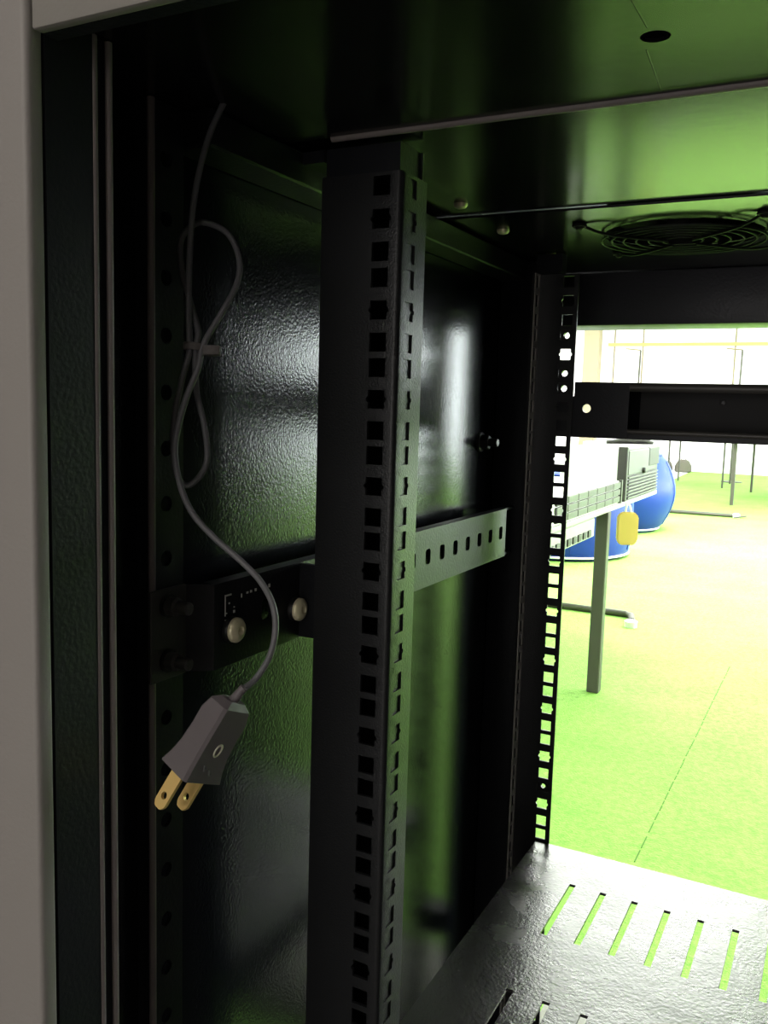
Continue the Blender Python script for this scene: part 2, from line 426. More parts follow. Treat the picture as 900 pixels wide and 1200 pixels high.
        for k, y in enumerate((0.3525, 0.3570, 0.3600, 0.3640, 0.3720, 0.3760)):
            mk(y, y+(0.0006 if k == 0 else 0.0014), -0.0958-(0.0012 if k == 0 else 0), -0.0950+0.0002*k)
        link('worn_mark', bm, 'scratch', br)

# ---- mounting rails
RB = -0.98                                # bottom of the rails
def rail_z(top):
    zs = []
    k = 0
    while ZN - k*UU > RB + 0.03:
        zc = ZN - k*UU
        zs += [(zc+0.015875, 0), (zc, 1), (zc-0.015875, 0)]; k += 1
    zs.sort()
    vb = [RB] + [(a[0]+b[0])/2 for a, b in zip(zs, zs[1:])] + [top]
    return zs, vb
def front_rail_map():
    x0, x1, y0, R = -0.2487, -0.2030, 0.400, 0.0028       # face from x0 to x1, flange going back at x1
    l1 = (x1-R) - x0; la = R*PI/2
    def f(u, v, wv):
        if u <= l1: return (x0+u, y0+wv, v)
        if u <= l1+la:
            a = (u-l1)/R; r = R-wv
            return (x1-R + r*math.sin(a), y0+R - r*math.cos(a), v)
        return (x1-wv, y0+R+(u-l1-la), v)
    return f, l1, la
zs, vb = rail_z(0.1143)
for s in (False, True):
    f, l1, la = front_rail_map()
    ub = [0, 0.0245, l1] + [l1+la*k/4 for k in range(1, 5)] + [l1+la+0.0185, l1+la+0.0258]
    hl = {}
    for j, (z, nt_) in enumerate(zs):
        hl[(1, j)] = ((notched if nt_ else sq)(0.0094, 0.0094), 0.0345, z)
        hl[(6, j)] = ((notched if nt_ else sq)(0.0092, 0.0094), l1+la+0.0092, z)
    r_ = link('front_mounting_rail', sheet(ub, vb, hl, mir(f, s), 0.0018), 'rail', cab, smooth=35)
    r_['label'] = 'tall perforated front mounting rail with square and notched holes'
    # channel back and inner backing strip of the rail
    x = sorted((mx(-0.2487, s), mx(-0.2052, s)))
    link('rail_channel', B(x[0], x[1], 0.4270, 0.4285, RB, 0.1290), 'rail', r_)
    x = sorted((mx(-0.2064, s), mx(-0.2040, s)))
    link('rail_lining', B(x[0], x[1], 0.4045, 0.4270, RB, 0.1143), 'rail', r_)
    x = sorted((mx(-0.2487, s), mx(-0.2472, s)))
    link('rail_channel', B(x[0], x[1], 0.4018, 0.4270, RB, 0.1143), 'rail', r_)
    # clips that hold the rail on the bracket
    x = sorted((mx(-0.2487, s), mx(-0.262, s)))
    link('rail_clip', B(x[0], x[1], 0.4060, 0.4090, -0.1285, -0.0875), 'black', cab)
    x = sorted((mx(-0.2490, s), mx(-0.2855, s)))
    link('rail_clip', B(x[0], x[1], 0.402, 0.450, 0.1225, 0.1285), 'black', cab)
    x = sorted((mx(-0.230, s), mx(-0.2460, s)))
    link('rail_foot', B(sorted((mx(-0.2064, s), mx(-0.2487, s)))[0], sorted((mx(-0.2064, s), mx(-0.2487, s)))[1], 0.404, 0.4268, 0.1143, 0.1290), 'black', cab)
    # rear rail: face at y 0.747 with holes, narrow slotted flange coming forward on the outer side
    xr0, xr1, yr, R = -0.2452, -0.2108, 0.7475, 0.0015
    lf = 0.0125; la2 = R*PI/2
    def g(u, v, wv):
        if u <= lf: return (xr0-wv, yr-R-lf+u, v)
        if u <= lf+la2:
            a = (u-lf)/R; r = R+wv
            return (xr0+R - r*math.cos(a), yr-R + r*math.sin(a), v)
        return (xr0+R+(u-lf-la2), yr+wv, v)
    tot = lf+la2+(xr1-xr0-R)
    ub = [0, lf] + [lf+la2*k/2 for k in (1, 2)] + [tot-0.0150, tot]
    hl = {}
    for j, (z, nt_) in enumerate(zs):
        hl[(0, j)] = (sq(0.0074, 0.0098), 0.0063, z)
        hl[(4, j)] = ((notched if nt_ else sq)(0.0090, 0.0092), tot-0.0084, z)
    r_ = link('rear_mounting_rail', sheet(ub, vb, hl, mir(g, s), 0.0016), 'rail', cab, smooth=35)
    r_['label'] = 'tall perforated rear mounting rail seen against the bright room'
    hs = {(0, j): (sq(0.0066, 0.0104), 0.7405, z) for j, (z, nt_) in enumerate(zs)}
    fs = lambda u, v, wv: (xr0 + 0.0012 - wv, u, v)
    link('lit_flange_overlay', sheet([0.7345, 0.7466], vb, hs, mir(fs, s), 0.0010), 'strip', r_)  # extra sheet over the rail flange, carries the painted light
    x = sorted((mx(-0.240, s), mx(-0.253, s)))
    for z in (0.098, -0.50, -0.94):
        link('rail_clip', B(x[0], x[1], 0.7492, 0.775, z-0.012, z+0.012), 'black', cab)
    x = sorted((mx(-0.222, s), mx(-0.2440, s)))
    link('rail_foot', B(x[0], x[1], 0.735, 0.7470, 0.1143, 0.1290), 'black', cab)

# ---- roof: three sheets, the front one ends in a rolled edge
xl, xr = -0.2855, mx(-0.2855, True)
f = lambda u, v, wv: (u, v, 0.1292 + wv)
roof1 = link('roof_panel', sheet([xl, -0.09, -0.05, xr], [0.2240, 0.300, 0.360, 0.3870],
             {(1, 1): (circ(0.0052, 10), -0.0705, 0.3288)}, f, 0.0015), 'roof', cab)
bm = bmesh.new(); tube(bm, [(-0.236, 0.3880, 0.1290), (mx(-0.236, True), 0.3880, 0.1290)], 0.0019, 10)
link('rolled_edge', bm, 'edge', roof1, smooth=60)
bm = bmesh.new()   # shallow crease running across the front roof sheet
tube(bm, [(-0.0720, 0.2901, 0.13005), (-0.0715, 0.3205, 0.13005)], 0.001, 10)
tube(bm, [(-0.0755, 0.339, 0.13005), (-0.0785, 0.384, 0.13005)], 0.001, 10)
link('crease', bm, 'roof', roof1, smooth=60)
link('roof_panel', B(xl, xr, 0.3895, 0.5862, 0.1325, 0.1345), 'roof', cab)
FCX, FCY, FR = -0.1195, 0.6915, 0.0565
f3 = lambda u, v, wv: (u, v, 0.1305 + wv)
roof3 = link('roof_panel', sheet([xl, FCX-0.07, FCX+0.07, xr], [0.5880, FCY-0.07, FCY+0.07, 0.905],
             {(1, 1): (circ(FR, 24), FCX, FCY)}, f3, 0.0015), 'roof', cab)
link('roof_cover', B(-0.3005, mx(-0.3005, True), 0.2245, 0.906, 0.160, ZT), 'black', cab)
for y in (0.4385, 0.5535, 0.634, 0.752):
    for s in (False, True):
        zz = 0.1290 if y < 0.5 else 0.1305
        if 0.5 < y < 0.58: zz = 0.1325
        bm = bmesh.new(); lathe(bm, (mx(-0.2375, s), y, zz), (0, 0, -1), [(0, 0.0046), (0.0012, 0.0046), (0.0026, 0.0036), (0.0032, 0.0018)], 18)
        link('roof_screw', bm, 'zinc', cab, smooth=50)
for s in (False, True):
    x = sorted((mx(-0.262, s), mx(-0.2855, s)))
    link('top_side_beam', B(x[0], x[1], 0.327, 0.762, 0.1125, 0.1290, 0.001, 1), 'black', cab)
# front header (grey) with black return, rear header plate
hd = link('front_header', B(-0.2502, mx(-0.2502, True), 0.2190, 0.2238, 0.1200, ZT, 0.0010, 2), 'header', cab, smooth=40)
hd['label'] = 'grey lintel above the cabinet opening'
link('header_return', B(-0.2502, mx(-0.2502, True), 0.2238, 0.2300, 0.1202, 0.1290), 'black', cab)
rh = link('rear_header', B(-0.285, mx(-0.285, True), 0.853, 0.905, 0.0812, 0.1302, 0.0015, 2), 'rear_plate', cab, smooth=40)
link('rear_sill', B(-0.252, mx(-0.252, True), 0.775, 0.950, -0.70, -0.66, 0.0015, 2), 'grey', cab, smooth=40)
link('base_panel', B(-0.2855, mx(-0.2855, True), 0.226, 0.905, ZB, ZB+0.018), 'black', cab)
link('bottom_rail', B(-0.2502, mx(-0.2502, True), 0.2190, 0.2238, ZB, ZB+0.06), 'grey', cab)
for x in (-0.26, mx(-0.26, True)):
    for y in (0.27, 0.86):
        bm = bmesh.new(); lathe(bm, (x, y, -H), (0, 0, 1), [(0, 0.022), (0.012, 0.022), (0.016, 0.010), (H+ZB, 0.010)], 20)
        link('levelling_foot', bm, 'dark_bolt', cab, smooth=40)

# unseen open rear door, added to block light from the right
dx0, dy0 = 0.336, 0.915; ang = math.radians(81)
def dmap(a, t): return (dx0 + a*math.cos(ang) + t*math.sin(ang), dy0 + a*math.sin(ang) - t*math.cos(ang))
def dbox(a0, a1, t0, t1, z0, z1):
    bm = bmesh.new()
    q = [dmap(a0, t0), dmap(a1, t0), dmap(a1, t1), dmap(a0, t1)]
    lo = [bm.verts.new((p[0], p[1], z0)) for p in q]; hi = [bm.verts.new((p[0], p[1], z1)) for p in q]
    for k in range(4): bm.faces.new((lo[k], lo[(k+1) % 4], hi[(k+1) % 4], hi[k]))
    bm.faces.new(lo); bm.faces.new(hi)
    return bm
dr = link('added_rear_door', dbox(0, 0.60, 0, 0.003, ZB+0.02, ZT-0.01), 'black', cab)
for a0, a1, z0, z1 in ((0, 0.03, ZB+0.02, ZT-0.01), (0.57, 0.60, ZB+0.02, ZT-0.01), (0.03, 0.57, ZB+0.02, ZB+0.05), (0.03, 0.57, ZT-0.04, ZT-0.01)):
    link('door_frame', dbox(a0, a1, 0.003, 0.022, z0, z1), 'black', dr)
link('door_latch', dbox(0.575, 0.592, -0.012, 0, -0.45, -0.33), 'dark_bolt', dr)

# ================================================================== COOLING FAN in the roof
fan = root('cooling_fan', 'round black cooling fan with wire guard in the cabinet roof', 'fan', (FCX, FCY, 0.1320))
bm = bmesh.new()
lathe(bm, (FCX, FCY, 0.1322), (0, 0, 1), [(0.0, FR+0.0005), (0.0, FR-0.001), (0.024, FR-0.001), (0.024, FR+0.0005)], 40, False, False)
link('fan_housing', bm, 'hole', fan, smooth=40)
bm = bmesh.new(); lathe(bm, (FCX, FCY, 0.1562), (0, 0, 1), [(0, FR-0.0008), (0.001, FR-0.0008)], 40)
link('fan_back', bm, 'hole', fan)
bm = bmesh.new(); lathe(bm, (FCX, FCY, 0.1330), (0, 0, 1), [(0.0, 0.017), (0.0012, 0.019), (0.020, 0.019)], 28)
link('fan_hub', bm, 'fan', fan, smooth=40)
for k in range(7):
    a0 = 2*PI*k/7; bm = bmesh.new(); rows = []
    for i in range(6):
        r = 0.0185 + 0.035*i/5
        tw = 0.9 - 0.35*i/5; da = 0.34 + 0.05*i/5; row = []
        for t in (-1, 0, 1):
            a = a0 + da*t*0.8 + 0.14*i/5; z = 0.1425 + 0.0062*t*tw
            row.append((FCX + r*math.cos(a), FCY + r*math.sin(a), z))
        rows.append(row)
    for wv in (0, 0.001):
        vv = [[bm.verts.new((p[0], p[1], p[2]+wv)) for p in r] for r in rows]
        for i in range(5):
            for t in range(2): bm.faces.new((vv[i][t], vv[i][t+1], vv[i+1][t+1], vv[i+1][t]))
    link('fan_blade', bm, 'fan', fan, smooth=60)
for r in (0.014, 0.024, 0.033, 0.042, 0.0505, 0.0575):
    bm = bmesh.new(); tube(bm, [(FCX + r*math.cos(2*PI*k/48), FCY + r*math.sin(2*PI*k/48), 0.1262) for k in range(48)], 0.0009, 6, closed=True)
    link('guard_ring', bm, 'fan', fan, smooth=60)
for k in range(4):
    a = PI/4 + k*PI/2; c, s_ = math.cos(a), math.sin(a)
    pts = [Vector((FCX + r*c, FCY + r*s_, z)) for r, z in ((0.012, 0.1247), (0.035, 0.1245), (0.056, 0.1247), (0.070, 0.1262), (0.081, 0.1290))]
    e = Vector((FCX + 0.0853*c, FCY + 0.0853*s_, 0.1292))
    bm = bmesh.new(); tube(bm, catmull(pts, 5), 0.0011, 6)
    sp_ = link('guard_spoke', bm, 'fan', fan, smooth=60)
    bm = bmesh.new(); tube(bm, [e + Vector((0.0042*math.cos(2*PI*i/16), 0.0042*math.sin(2*PI*i/16), 0)) for i in range(16)], 0.0011, 6, closed=True)
    link('guard_eye', bm, 'fan', sp_, smooth=60)
    bm = bmesh.new(); lathe(bm, (e.x, e.y, 0.1305), (0, 0, -1), [(0, 0.0030), (0.0030, 0.0030), (0.0042, 0.0018)], 14)
    link('guard_screw', bm, 'fan', sp_, smooth=40)

# ================================================================== VENTED SHELF
SZ = -0.388
shelf = root('vented_shelf', 'glossy black vented metal shelf with rows of slots at the bottom of the rack', 'shelf', (CX, 0.60, SZ))
xs = [-0.1723 + 0.02523*k for k in range(16)]
sx0, sx1 = -0.2225, mx(-0.2225, True)
ub = [sx0, xs[0]-0.0126] + [x+0.0126 for x in xs] + [sx1]
vb = [0.408, 0.445, 0.572, 0.725, 0.7465]
hl = {}
for i, x in enumerate(xs):
    hl[(i+1, 1)] = (sq(0.0050, 0.080), x, 0.4965)
    hl[(i+1, 2)] = (sq(0.0050, 0.080), x, 0.6491)
f = lambda u, v, wv: (u, v, SZ - wv)
link('shelf_plate', sheet(ub, vb, hl, f, 0.0022), 'shelf', shelf)
link('rear_lip', B(sx0, sx1, 0.7445, 0.7465, SZ-0.018, SZ-0.0022), 'shelf', shelf)
link('front_lip', B(sx0, sx1, 0.408, 0.410, SZ-0.025, SZ-0.0022), 'shelf', shelf)
for s in (False, True):
    x = sorted((mx(-0.2225, s), mx(-0.2205, s)))
    link('side_lip', B(x[0], x[1], 0.410, 0.7445, SZ-0.030, SZ-0.0022), 'shelf', shelf)

# ================================================================== ONE-UNIT CABLE PANEL across the rear rails
bar = root('cable_panel', 'black horizontal panel with a deep trough bridging the rear rails', 'rack panel', (CX, 0.752, -0.0221))
px0, px1, pz0, pz1, py = -0.2102, mx(-0.2102, True), -0.0221, 0.0246, 0.7500
f = lambda u, v, wv: (u, py + wv, v)
tr0, tr1 = -0.1640, mx(-0.1640, True); tz0, tz1 = -0.0135, 0.0170
bm = sheet([px0, -0.190, tr0], [pz0, pz1], {(0, 0): (circ(0.0036, 10), -0.1991, 0.0024)}, f, 0.002)
pl = link('face_plate', bm, 'black', bar)
link('face_plate', sheet([tr1, mx(-0.190, True), px1], [pz0, pz1], {(1, 0): (circ(0.0036, 10), mx(-0.1991, True), 0.0024)}, f, 0.002), 'black', bar)
bm = bmesh.new(); tube(bm, [(tr0, py+0.0022, tz1+0.0038), (tr1, py+0.0022, tz1+0.0038)], 0.0038, 12); link('top_lip', bm, 'lip', bar, smooth=60)
link('top_strip', B(tr0, tr1, py+0.002, py+0.036, tz1+0.002, pz1), 'black', bar)
bm = bmesh.new(); tube(bm, [(tr0, py+0.002, tz0-0.0022), (tr1, py+0.002, tz0-0.0022)], 0.0022, 12); link('bottom_lip', bm, 'lip', bar, smooth=60)
link('bottom_strip', B(tr0, tr1, py+0.002, py+0.036, pz0, tz0-0.002), 'black', bar)
link('trough_back', B(tr0-0.002, tr1+0.002, py+0.036, py+0.038, pz0, pz1), 'hole', bar)
for a, b in ((tr0-0.010, tr0), (tr1+0.010, tr1)):
    bm = bmesh.new()
    q = [(a, py+0.002), (b, py+0.036), (b+(0.002 if b > a else -0.002), py+0.036), (a+(0.002 if b > a else -0.002), py+0.002)]
    lo = [bm.verts.new((p[0], p[1], pz0)) for p in q]; hi = [bm.verts.new((p[0], p[1], pz1)) for p in q]
    for k in range(4): bm.faces.new((lo[k], lo[(k+1) % 4], hi[(k+1) % 4], hi[k]))
    bm.faces.new(lo); bm.faces.new(hi)
    link('trough_cheek', bm, 'black', bar)
for s in (False, True):
    x = sorted((mx(-0.2102, s), mx(-0.238, s)))
    link('mounting_ear', B(x[0], x[1], 0.7492, 0.7512, pz0, 0.0125), 'black', bar)
bm = bmesh.new(); lathe(bm, (-0.095, py+0.0362, 0.0105), (0, -1, 0), [(0, 0.0028), (0.0015, 0.0026), (0.002, 0.001)], 14); link('rivet', bm, 'dark_bolt', bar, smooth=50)

# cage nuts clipped into the rear rail
def cage_nut(z, label, hole=0.0026, xc=-0.2194, solid=False):
    c = root('cage_nut', label, 'cage nut', (xc, 0.7475, z), 'cage nuts clipped into the rear rail')
    f = lambda u, v, wv: (u, 0.7494 + wv, v)
    if solid:
        bm = B(xc-0.0055, xc+0.0055, 0.7494, 0.7534, z-0.0052, z+0.0052, 0.0006, 1)
    else:
        bm = sheet([xc-0.0055, xc+0.0055], [z-0.0055, z+0.0055], {(0, 0): (circ(hole, 10), xc, z)}, f, 0.004)
    link('nut', bm, 'dark_bolt', c)
    for q in (-1, 1):
        link('spring_clip', B(xc+q*0.0050-0.0006, xc+q*0.0050+0.0006, 0.7452, 0.7545, z-0.0035, z+0.0035), 'dark_bolt', c)
cage_nut(ZN-UU+0.015875, 'cage nut with bright round hole just above the notched hole beside the white window gap')
cage_nut(ZN-UU-0.015875, 'cage nut with bright round hole just below the notched hole beside the window gap')
cage_nut(ZN-2*UU+0.015875, 'lowest of three cage nuts with bright round holes, beside the black panel')
cage_nut(ZN-10*UU+0.015875, 'lone cage nut low on the rear rail just above the shelf', 0.0022)

# ================================================================== POWER CORD
def px(x, y, depth):
    return (RT*((x-450)/1039.88) + DN*((y-600)/1039.88) + FW) * depth
A_ = Vector((-0.51, 0.86, 0)).normalized(); E_ = Vector((0.86, 0.51, 0)).normalized()
def camv(v): return RT*v.x + DN*v.y + FW*v.z
pa = camv(A_); pn = camv(E_*0.58 + Vector((0, 0, 0.81))).normalized(); pw = camv(E_*0.81 - Vector((0, 0, 0.58))).normalized()
PC = px(243, 872, 0.352)                    # centre of the plug body
cord = root('power_cord', 'thin grey power cord looped and tied, two-prong plug dangling in the rack', 'power cord', tuple(PC + pa*0.036))
tail = PC - pa*0.0185
path = [(264,117,.3895),(247,154,.3885),(234.6,196,.388),(226,246,.387),(222,308,.386),(221,360,.385),(222,400,.3845),(221,417,.385),
        (213,446,.388),(205,485,.391),(203,525,.393),(207,556,.393),(220,569,.393),(237,554,.392),(243,533,.391),(239,496,.389),(231,462,.387),(229,430,.385),(230,405,.385),
        (232,387,.386),(222,350,.390),(213,315,.394),(213,280,.396),(228,263,.395),(245,262,.394),(268,275,.392),(280.4,304,.390),(277.5,333,.388),(259.6,367,.385),(243,395,.382),(236,412,.381),
        (232,432,.380),(218,467,.379),(208,504,.378),(205,533,.377),(212,571,.375),(226,602,.373),(250,629,.371),(283,658,.368),(305,681,.366),(319,707,.364),(323,735,.362),(317,767,.359),(300,795,.357)]
pts = [px(*p) for p in path] + [tail - pa*0.006 + pw*0.001, tail + pa*0.004]
bm = bmesh.new(); tube(bm, catmull(pts, 7), 0.00135, 10)
link('cord', bm, 'cord', cord, smooth=60)
# cable tie
tc = px(229, 407, 0.3835)
bm = bmesh.new()
ringc = []
for k in range(24):
    a = 2*PI*k/24
    ringc.append(tc + RT*0.0046*math.cos(a) + FW*0.0034*math.sin(a) + DN*0.0006*math.cos(a))
for dz in (-0.0009, -0.0003, 0.0003, 0.0009):
    tube(bm, [p + DN*dz for p in ringc], 0.0008, 6, closed=True)
tie = link('cable_tie', bm, 'tie', cord, smooth=60)
bm = bmesh.new(); box(bm, -0.0032, 0.0042, -0.0022, 0.0022, -0.0021, 0.0021, 0.0006, 2)
mm = Matrix((RT, FW, -DN)).transposed().to_4x4(); mm.translation = px(247, 411, 0.3815)
bmesh.ops.transform(bm, matrix=mm, verts=bm.verts)
link('tie_head', bm, 'tie', tie, smooth=40)
# plug body: lofted rounded rectangles
def rect_ring(bm, c, hw, hn, ch=0.0012):
    o = []
    for sw, sn in ((-1,-1), (1,-1), (1,1), (-1,1)):
        if sw*sn > 0: o += [(sw*hw, sn*(hn-ch)), (sw*(hw-ch), sn*hn)] if sw < 0 and False else [(sw*(hw), sn*(hn-ch)), (sw*(hw-ch), sn*hn)]
        else: o += [(sw*(hw-ch), sn*hn), (sw*hw, sn*(hn-ch))]
    o.sort(key=lambda q: math.atan2(q[1]/hn, q[0]/hw))
    return [bm.verts.new(c + pw*a + pn*b) for a, b in o]
bm = bmesh.new(); rings = []
for t, hw, hn in ((-0.0205, 0.0030, 0.0050), (-0.0180, 0.0052, 0.0078), (-0.0130, 0.0062, 0.0090), (-0.0060, 0.0061, 0.0089), (0.0020, 0.0064, 0.0092), (0.0080, 0.0072, 0.0100), (0.0125, 0.0083, 0.0110), (0.0128, 0.0080, 0.0107)):
    rings.append(rect_ring(bm, PC + pa*t, hw, hn))
for a, b in zip(rings, rings[1:]):
    for k in range(8): bm.faces.new((a[k], a[(k+1) % 8], b[(k+1) % 8], b[k]))
bm.faces.new(rings[0]); bm.faces.new(rings[-1])
plug = link('plug_body', bm, 'plug', cord, smooth=30)
bm = bmesh.new(); tube(bm, [PC - pa*0.027 + pw*0.0012, PC - pa*0.0195, PC - pa*0.012], [0.0016, 0.0023, 0.0026], 12); link('strain_relief', bm, 'plug', plug, smooth=60)
bm = bmesh.new(); oc = PC + pw*0.00620 - pa*0.0010
tube(bm, [oc + pa*0.0026*math.cos(2*PI*k/20) + pn*0.0016*math.sin(2*PI*k/20) for k in range(20)], 0.0005, 6, closed=True)
link('oval_mark', bm, 'plug_mark', plug, smooth=60)
bm = bmesh.new()
for k, (a0, n0, a1, n1) in enumerate(((.0075,-.0035,.0098,-.0026),(.0098,-.0026,.0080,-.0016),(.0092,.0002,.0112,.0012),(.0112,.0012,.0108,.0022))):
    hwk = 0.0074 + 0.0002*k
    tube(bm, [PC + pw*(0.0069+ (a0-.0075)*.2) + pa*(a0-.002) + pn*n0, PC + pw*(0.0069+(a1-.0075)*.2) + pa*(a1-.002) + pn*n1], 0.0003, 6)
link('moulded_mark', bm, 'cord', plug)
# brass blades
for q in (-1, 1):
    bc = PC + pa*0.0115 + pn*(0.00635*q)
    bmp = []
    # outline in (a, w): straight sides, rounded-chamfered tip, hole near the tip
    f = lambda u, v, wv, bc=bc: tuple(bc + pw*u + pa*v + pn*(wv - 0.00075))
    hw = 0.00315
    bm = sheet([-hw, hw], [0.0, 0.0095, 0.0150], {(0, 1): (circ(0.0015, 8), 0.0, 0.0125)}, f, 0.0015)
    vs = []
    tip = [(-hw, 0.0150), (-hw*0.93, 0.0162), (-hw*0.62, 0.0176), (-hw*0.35, 0.0179), (hw*0.35, 0.0179), (hw*0.62, 0.0176), (hw*0.93, 0.0162), (hw, 0.0150)]
    fr = [bm.verts.new(f(u, v, 0)) for u, v in tip]; bk = [bm.verts.new(f(u, v, 0.0015)) for u, v in tip]
    bm.faces.new(fr); bm.faces.new(bk[::-1])
    for k in range(7): bm.faces.new((fr[k], fr[k+1], bk[k+1], bk[k]))
    bmesh.ops.remove_doubles(bm, verts=bm.verts, dist=1e-6)
    link('prong', bm, 'brass', cord)

# ================================================================== BEYOND THE RACK: near table with equipment
def leg(bm, x, y, z0, z1, hw): box(bm, x-hw, x+hw, y-hw, y+hw, z0, z1, 0.003, 1)
TT = -0.345
tb = root('work_table', 'white work table with dark square steel legs behind the rack', 'table', (-1.15, 3.3, -H))
link('table_top', B(-1.60, -0.757, 2.35, 4.15, TT-0.020, TT, 0.004, 2), 'table_edge', tb)
for x, y in ((-0.78, 3.262), (-1.57, 3.262)):
    bm = bmesh.new(); leg(bm, x, y, -H, TT-0.020, 0.0225); link('leg', bm, 'steel', tb)
tn = root('training_table', 'table whose bent dark foot bar with pale glide shows behind the square leg', 'table', (-1.85, 4.7, -H))
bm = bmesh.new(); tube(bm, [(-2.2, 4.57, -H+0.018), (-0.95, 4.57, -H+0.018), (-0.915, 4.54, -H+0.018), (-0.885, 4.42, -H+0.018)], 0.017, 10); ft = link('foot_bar', bm, 'steel', tn, smooth=60)
bm = bmesh.new(); lathe(bm, (-0.88, 4.37, -H), (0, 0, 1), [(0, 0.03), (0.03, 0.032), (0.036, 0.02)], 16); link('glide', bm, 'glide', ft, smooth=40)
bm = bmesh.new(); leg(bm, -1.85, 4.57, -H+0.02, TT-0.02, 0.02); link('leg', bm, 'steel', tn)
link('table_top', B(-2.2, -1.64, 4.0, 5.4, TT-0.02, TT, 0.004, 2), 'table_top', tn)
# lying server with drive bays along the side that faces the rack
sv = root('rack_server', 'pale grey rack server lying on the work table, grid of drive bays facing us', 'server', (-1.0, 3.0, TT))
link('chassis', B(-1.25, -0.760, 2.50, 3.400, TT, -0.258, 0.003, 1), 'table_top', sv)
ny, nz = 7, 3
for i in range(ny):
    for j in range(nz):
        y0 = 2.56 + i*0.118; z0 = TT + 0.006 + j*0.0265
        mtl = 'server_dark' if (i == 5 and j == 2) else 'server'
        b_ = link('drive_bay', B(-0.7605, -0.751, y0+0.003, y0+0.115, z0+0.002, z0+0.0245, 0.002, 1), mtl, sv)
link('end_cap', B(-0.7605, -0.748, 3.389, 3.404, TT+0.002, -0.254), 'server_light', sv)
# tall louvred unit
pc = root('computer_case', 'grey computer case with louvred lower side standing on the work table', 'computer', (-0.85, 3.85, TT))
link('case_shell', B(-1.02, -0.762, 3.520, 4.150, TT, -0.142, 0.003, 1), 'server', pc)
link('front_bezel', B(-1.02, -0.762, 3.490, 3.520, TT, -0.140, 0.004, 1), 'table_top', pc)
link('corner_post', B(-0.788, -0.752, 3.472, 3.500, TT, -0.132, 0.003, 1), 'server_dark', pc)
link('side_plate', B(-0.763, -0.756, 3.53, 4.06, -0.245, -0.150, 0.002, 1), 'server_light', pc)
link('corner_grille', B(-0.763, -0.754, 3.92, 4.14, -0.225, -0.148, 0.002, 1), 'server_dark', pc)
for k in range(7):
    link('louvre', B(-0.764, -0.752, 3.53, 4.12, -0.340+k*0.0135, -0.333+k*0.0135, 0.001, 1), 'server_light', pc)
bm = bmesh.new(); lathe(bm, (-0.757, 3.80, -0.238), (1, 0, 0), [(0, 0.012), (0.012, 0.012), (0.014, 0.008)], 14); link('latch', bm, 'server_dark', pc, smooth=40)
bm = bmesh.new(); tube(bm, [(-0.95, 3.95, -0.132), (-0.90, 4.00, -0.127), (-0.82, 4.06, -0.125), (-0.78, 4.10, -0.132)], [0.008, 0.013, 0.015, 0.008], 10)
tag(link('black_pen_case', bm, 'server_dark', None, smooth=60), 'small dark bundle lying on top of the grey computer case', 'pouch')
# lower server on a shelf under the table
sl = root('switch_unit', 'white network unit with dark ports slung under the work table', 'network switch', (-1.0, 2.85, -0.43))
link('chassis', B(-1.25, -0.760, 2.45, 3.055, -0.432, TT-0.0215, 0.003, 1), 'table_edge', sl)
for k in range(8):
    link('port', B(-0.7605, -0.755, 2.53+k*0.062, 2.565+k*0.062, -0.425, -0.402, 0.001, 1), 'server_dark', sl)
# yellow tag hanging at the table edge
yt = root('yellow_tag', 'yellow plastic tag hanging by a white strap beside the table leg', 'tag', (-0.715, 3.42, -0.505))
bm = bmesh.new(); pr = [(-0.025, -0.505), (0.025, -0.505), (0.038, -0.485), (0.038, -0.395), (0.022, -0.378), (-0.022, -0.378), (-0.038, -0.395), (-0.038, -0.485)]
fa = [bm.verts.new((-0.722 + a*0.93 + 0.0, 3.42 + a*0.5, z)) for a, z in pr]; fb = [bm.verts.new((-0.722 + a*0.93 - 0.010, 3.42 + a*0.5 + 0.018, z)) for a, z in pr]
bm.faces.new(fa); bm.faces.new(fb[::-1])
for k in range(8): bm.faces.new((fa[k], fa[(k+1) % 8], fb[(k+1) % 8], fb[k]))
bmesh.ops.bevel(bm, geom=list(bm.edges), offset=0.004, segments=2, affect='EDGES')
link('tag_plate', bm, 'yellow', yt, smooth=50)
for q in (-1, 1):
    bm = bmesh.new(); tube(bm, [(-0.7265 + q*0.010, 3.43 + q*0.006, -0.382), (-0.728 + q*0.006, 3.432 + q*0.004, TT-0.01), (-0.738, 3.432, TT+0.004)], 0.004, 8); link('strap', bm, 'strap', yt, smooth=60)

# blue round poufs on the carpet
def pouf(name, label, x, y, r, h, bulge):
    rt = root(name, label, 'pouf', (x, y, -H), 'blue poufs behind the work table')
    prof = [(0, r*0.93), (0.03, r)]
    for k in range(1, 10):
        t = k/10; prof.append((h*t, r + bulge*math.sin(PI*t)))
    prof += [(h*0.97, r*0.985), (h, r*0.90)]
    bm = bmesh.new(); lathe(bm, (x, y, -H), (0, 0, 1), prof, 56); link('cushion', bm, 'blue', rt, smooth=50)
    for z, rr in ((0.028, r+0.001), (h*0.975, r*0.985)):
        bm = bmesh.new(); tube(bm, [(x+rr*math.cos(2*PI*k/48), y+rr*math.sin(2*PI*k/48), -H+z) for k in range(48)], 0.008, 8, closed=True); link('piping', bm, 'strap' if z < 0.1 else 'blue', rt, smooth=60)
    for k in range(6):
        a = k*PI/3 - 1.1; bm = bmesh.new()
        tube(bm, [(x+(rr+0.001)*math.cos(a), y+(rr+0.001)*math.sin(a), -H+z) for z, rr in prof[2:-2]], 0.004, 6); link('seam', bm, 'blue', rt, smooth=60)
pouf('blue_pouf', 'nearer blue round pouf behind the dark table leg', -1.90, 6.50, 0.53, 0.62, 0.02)
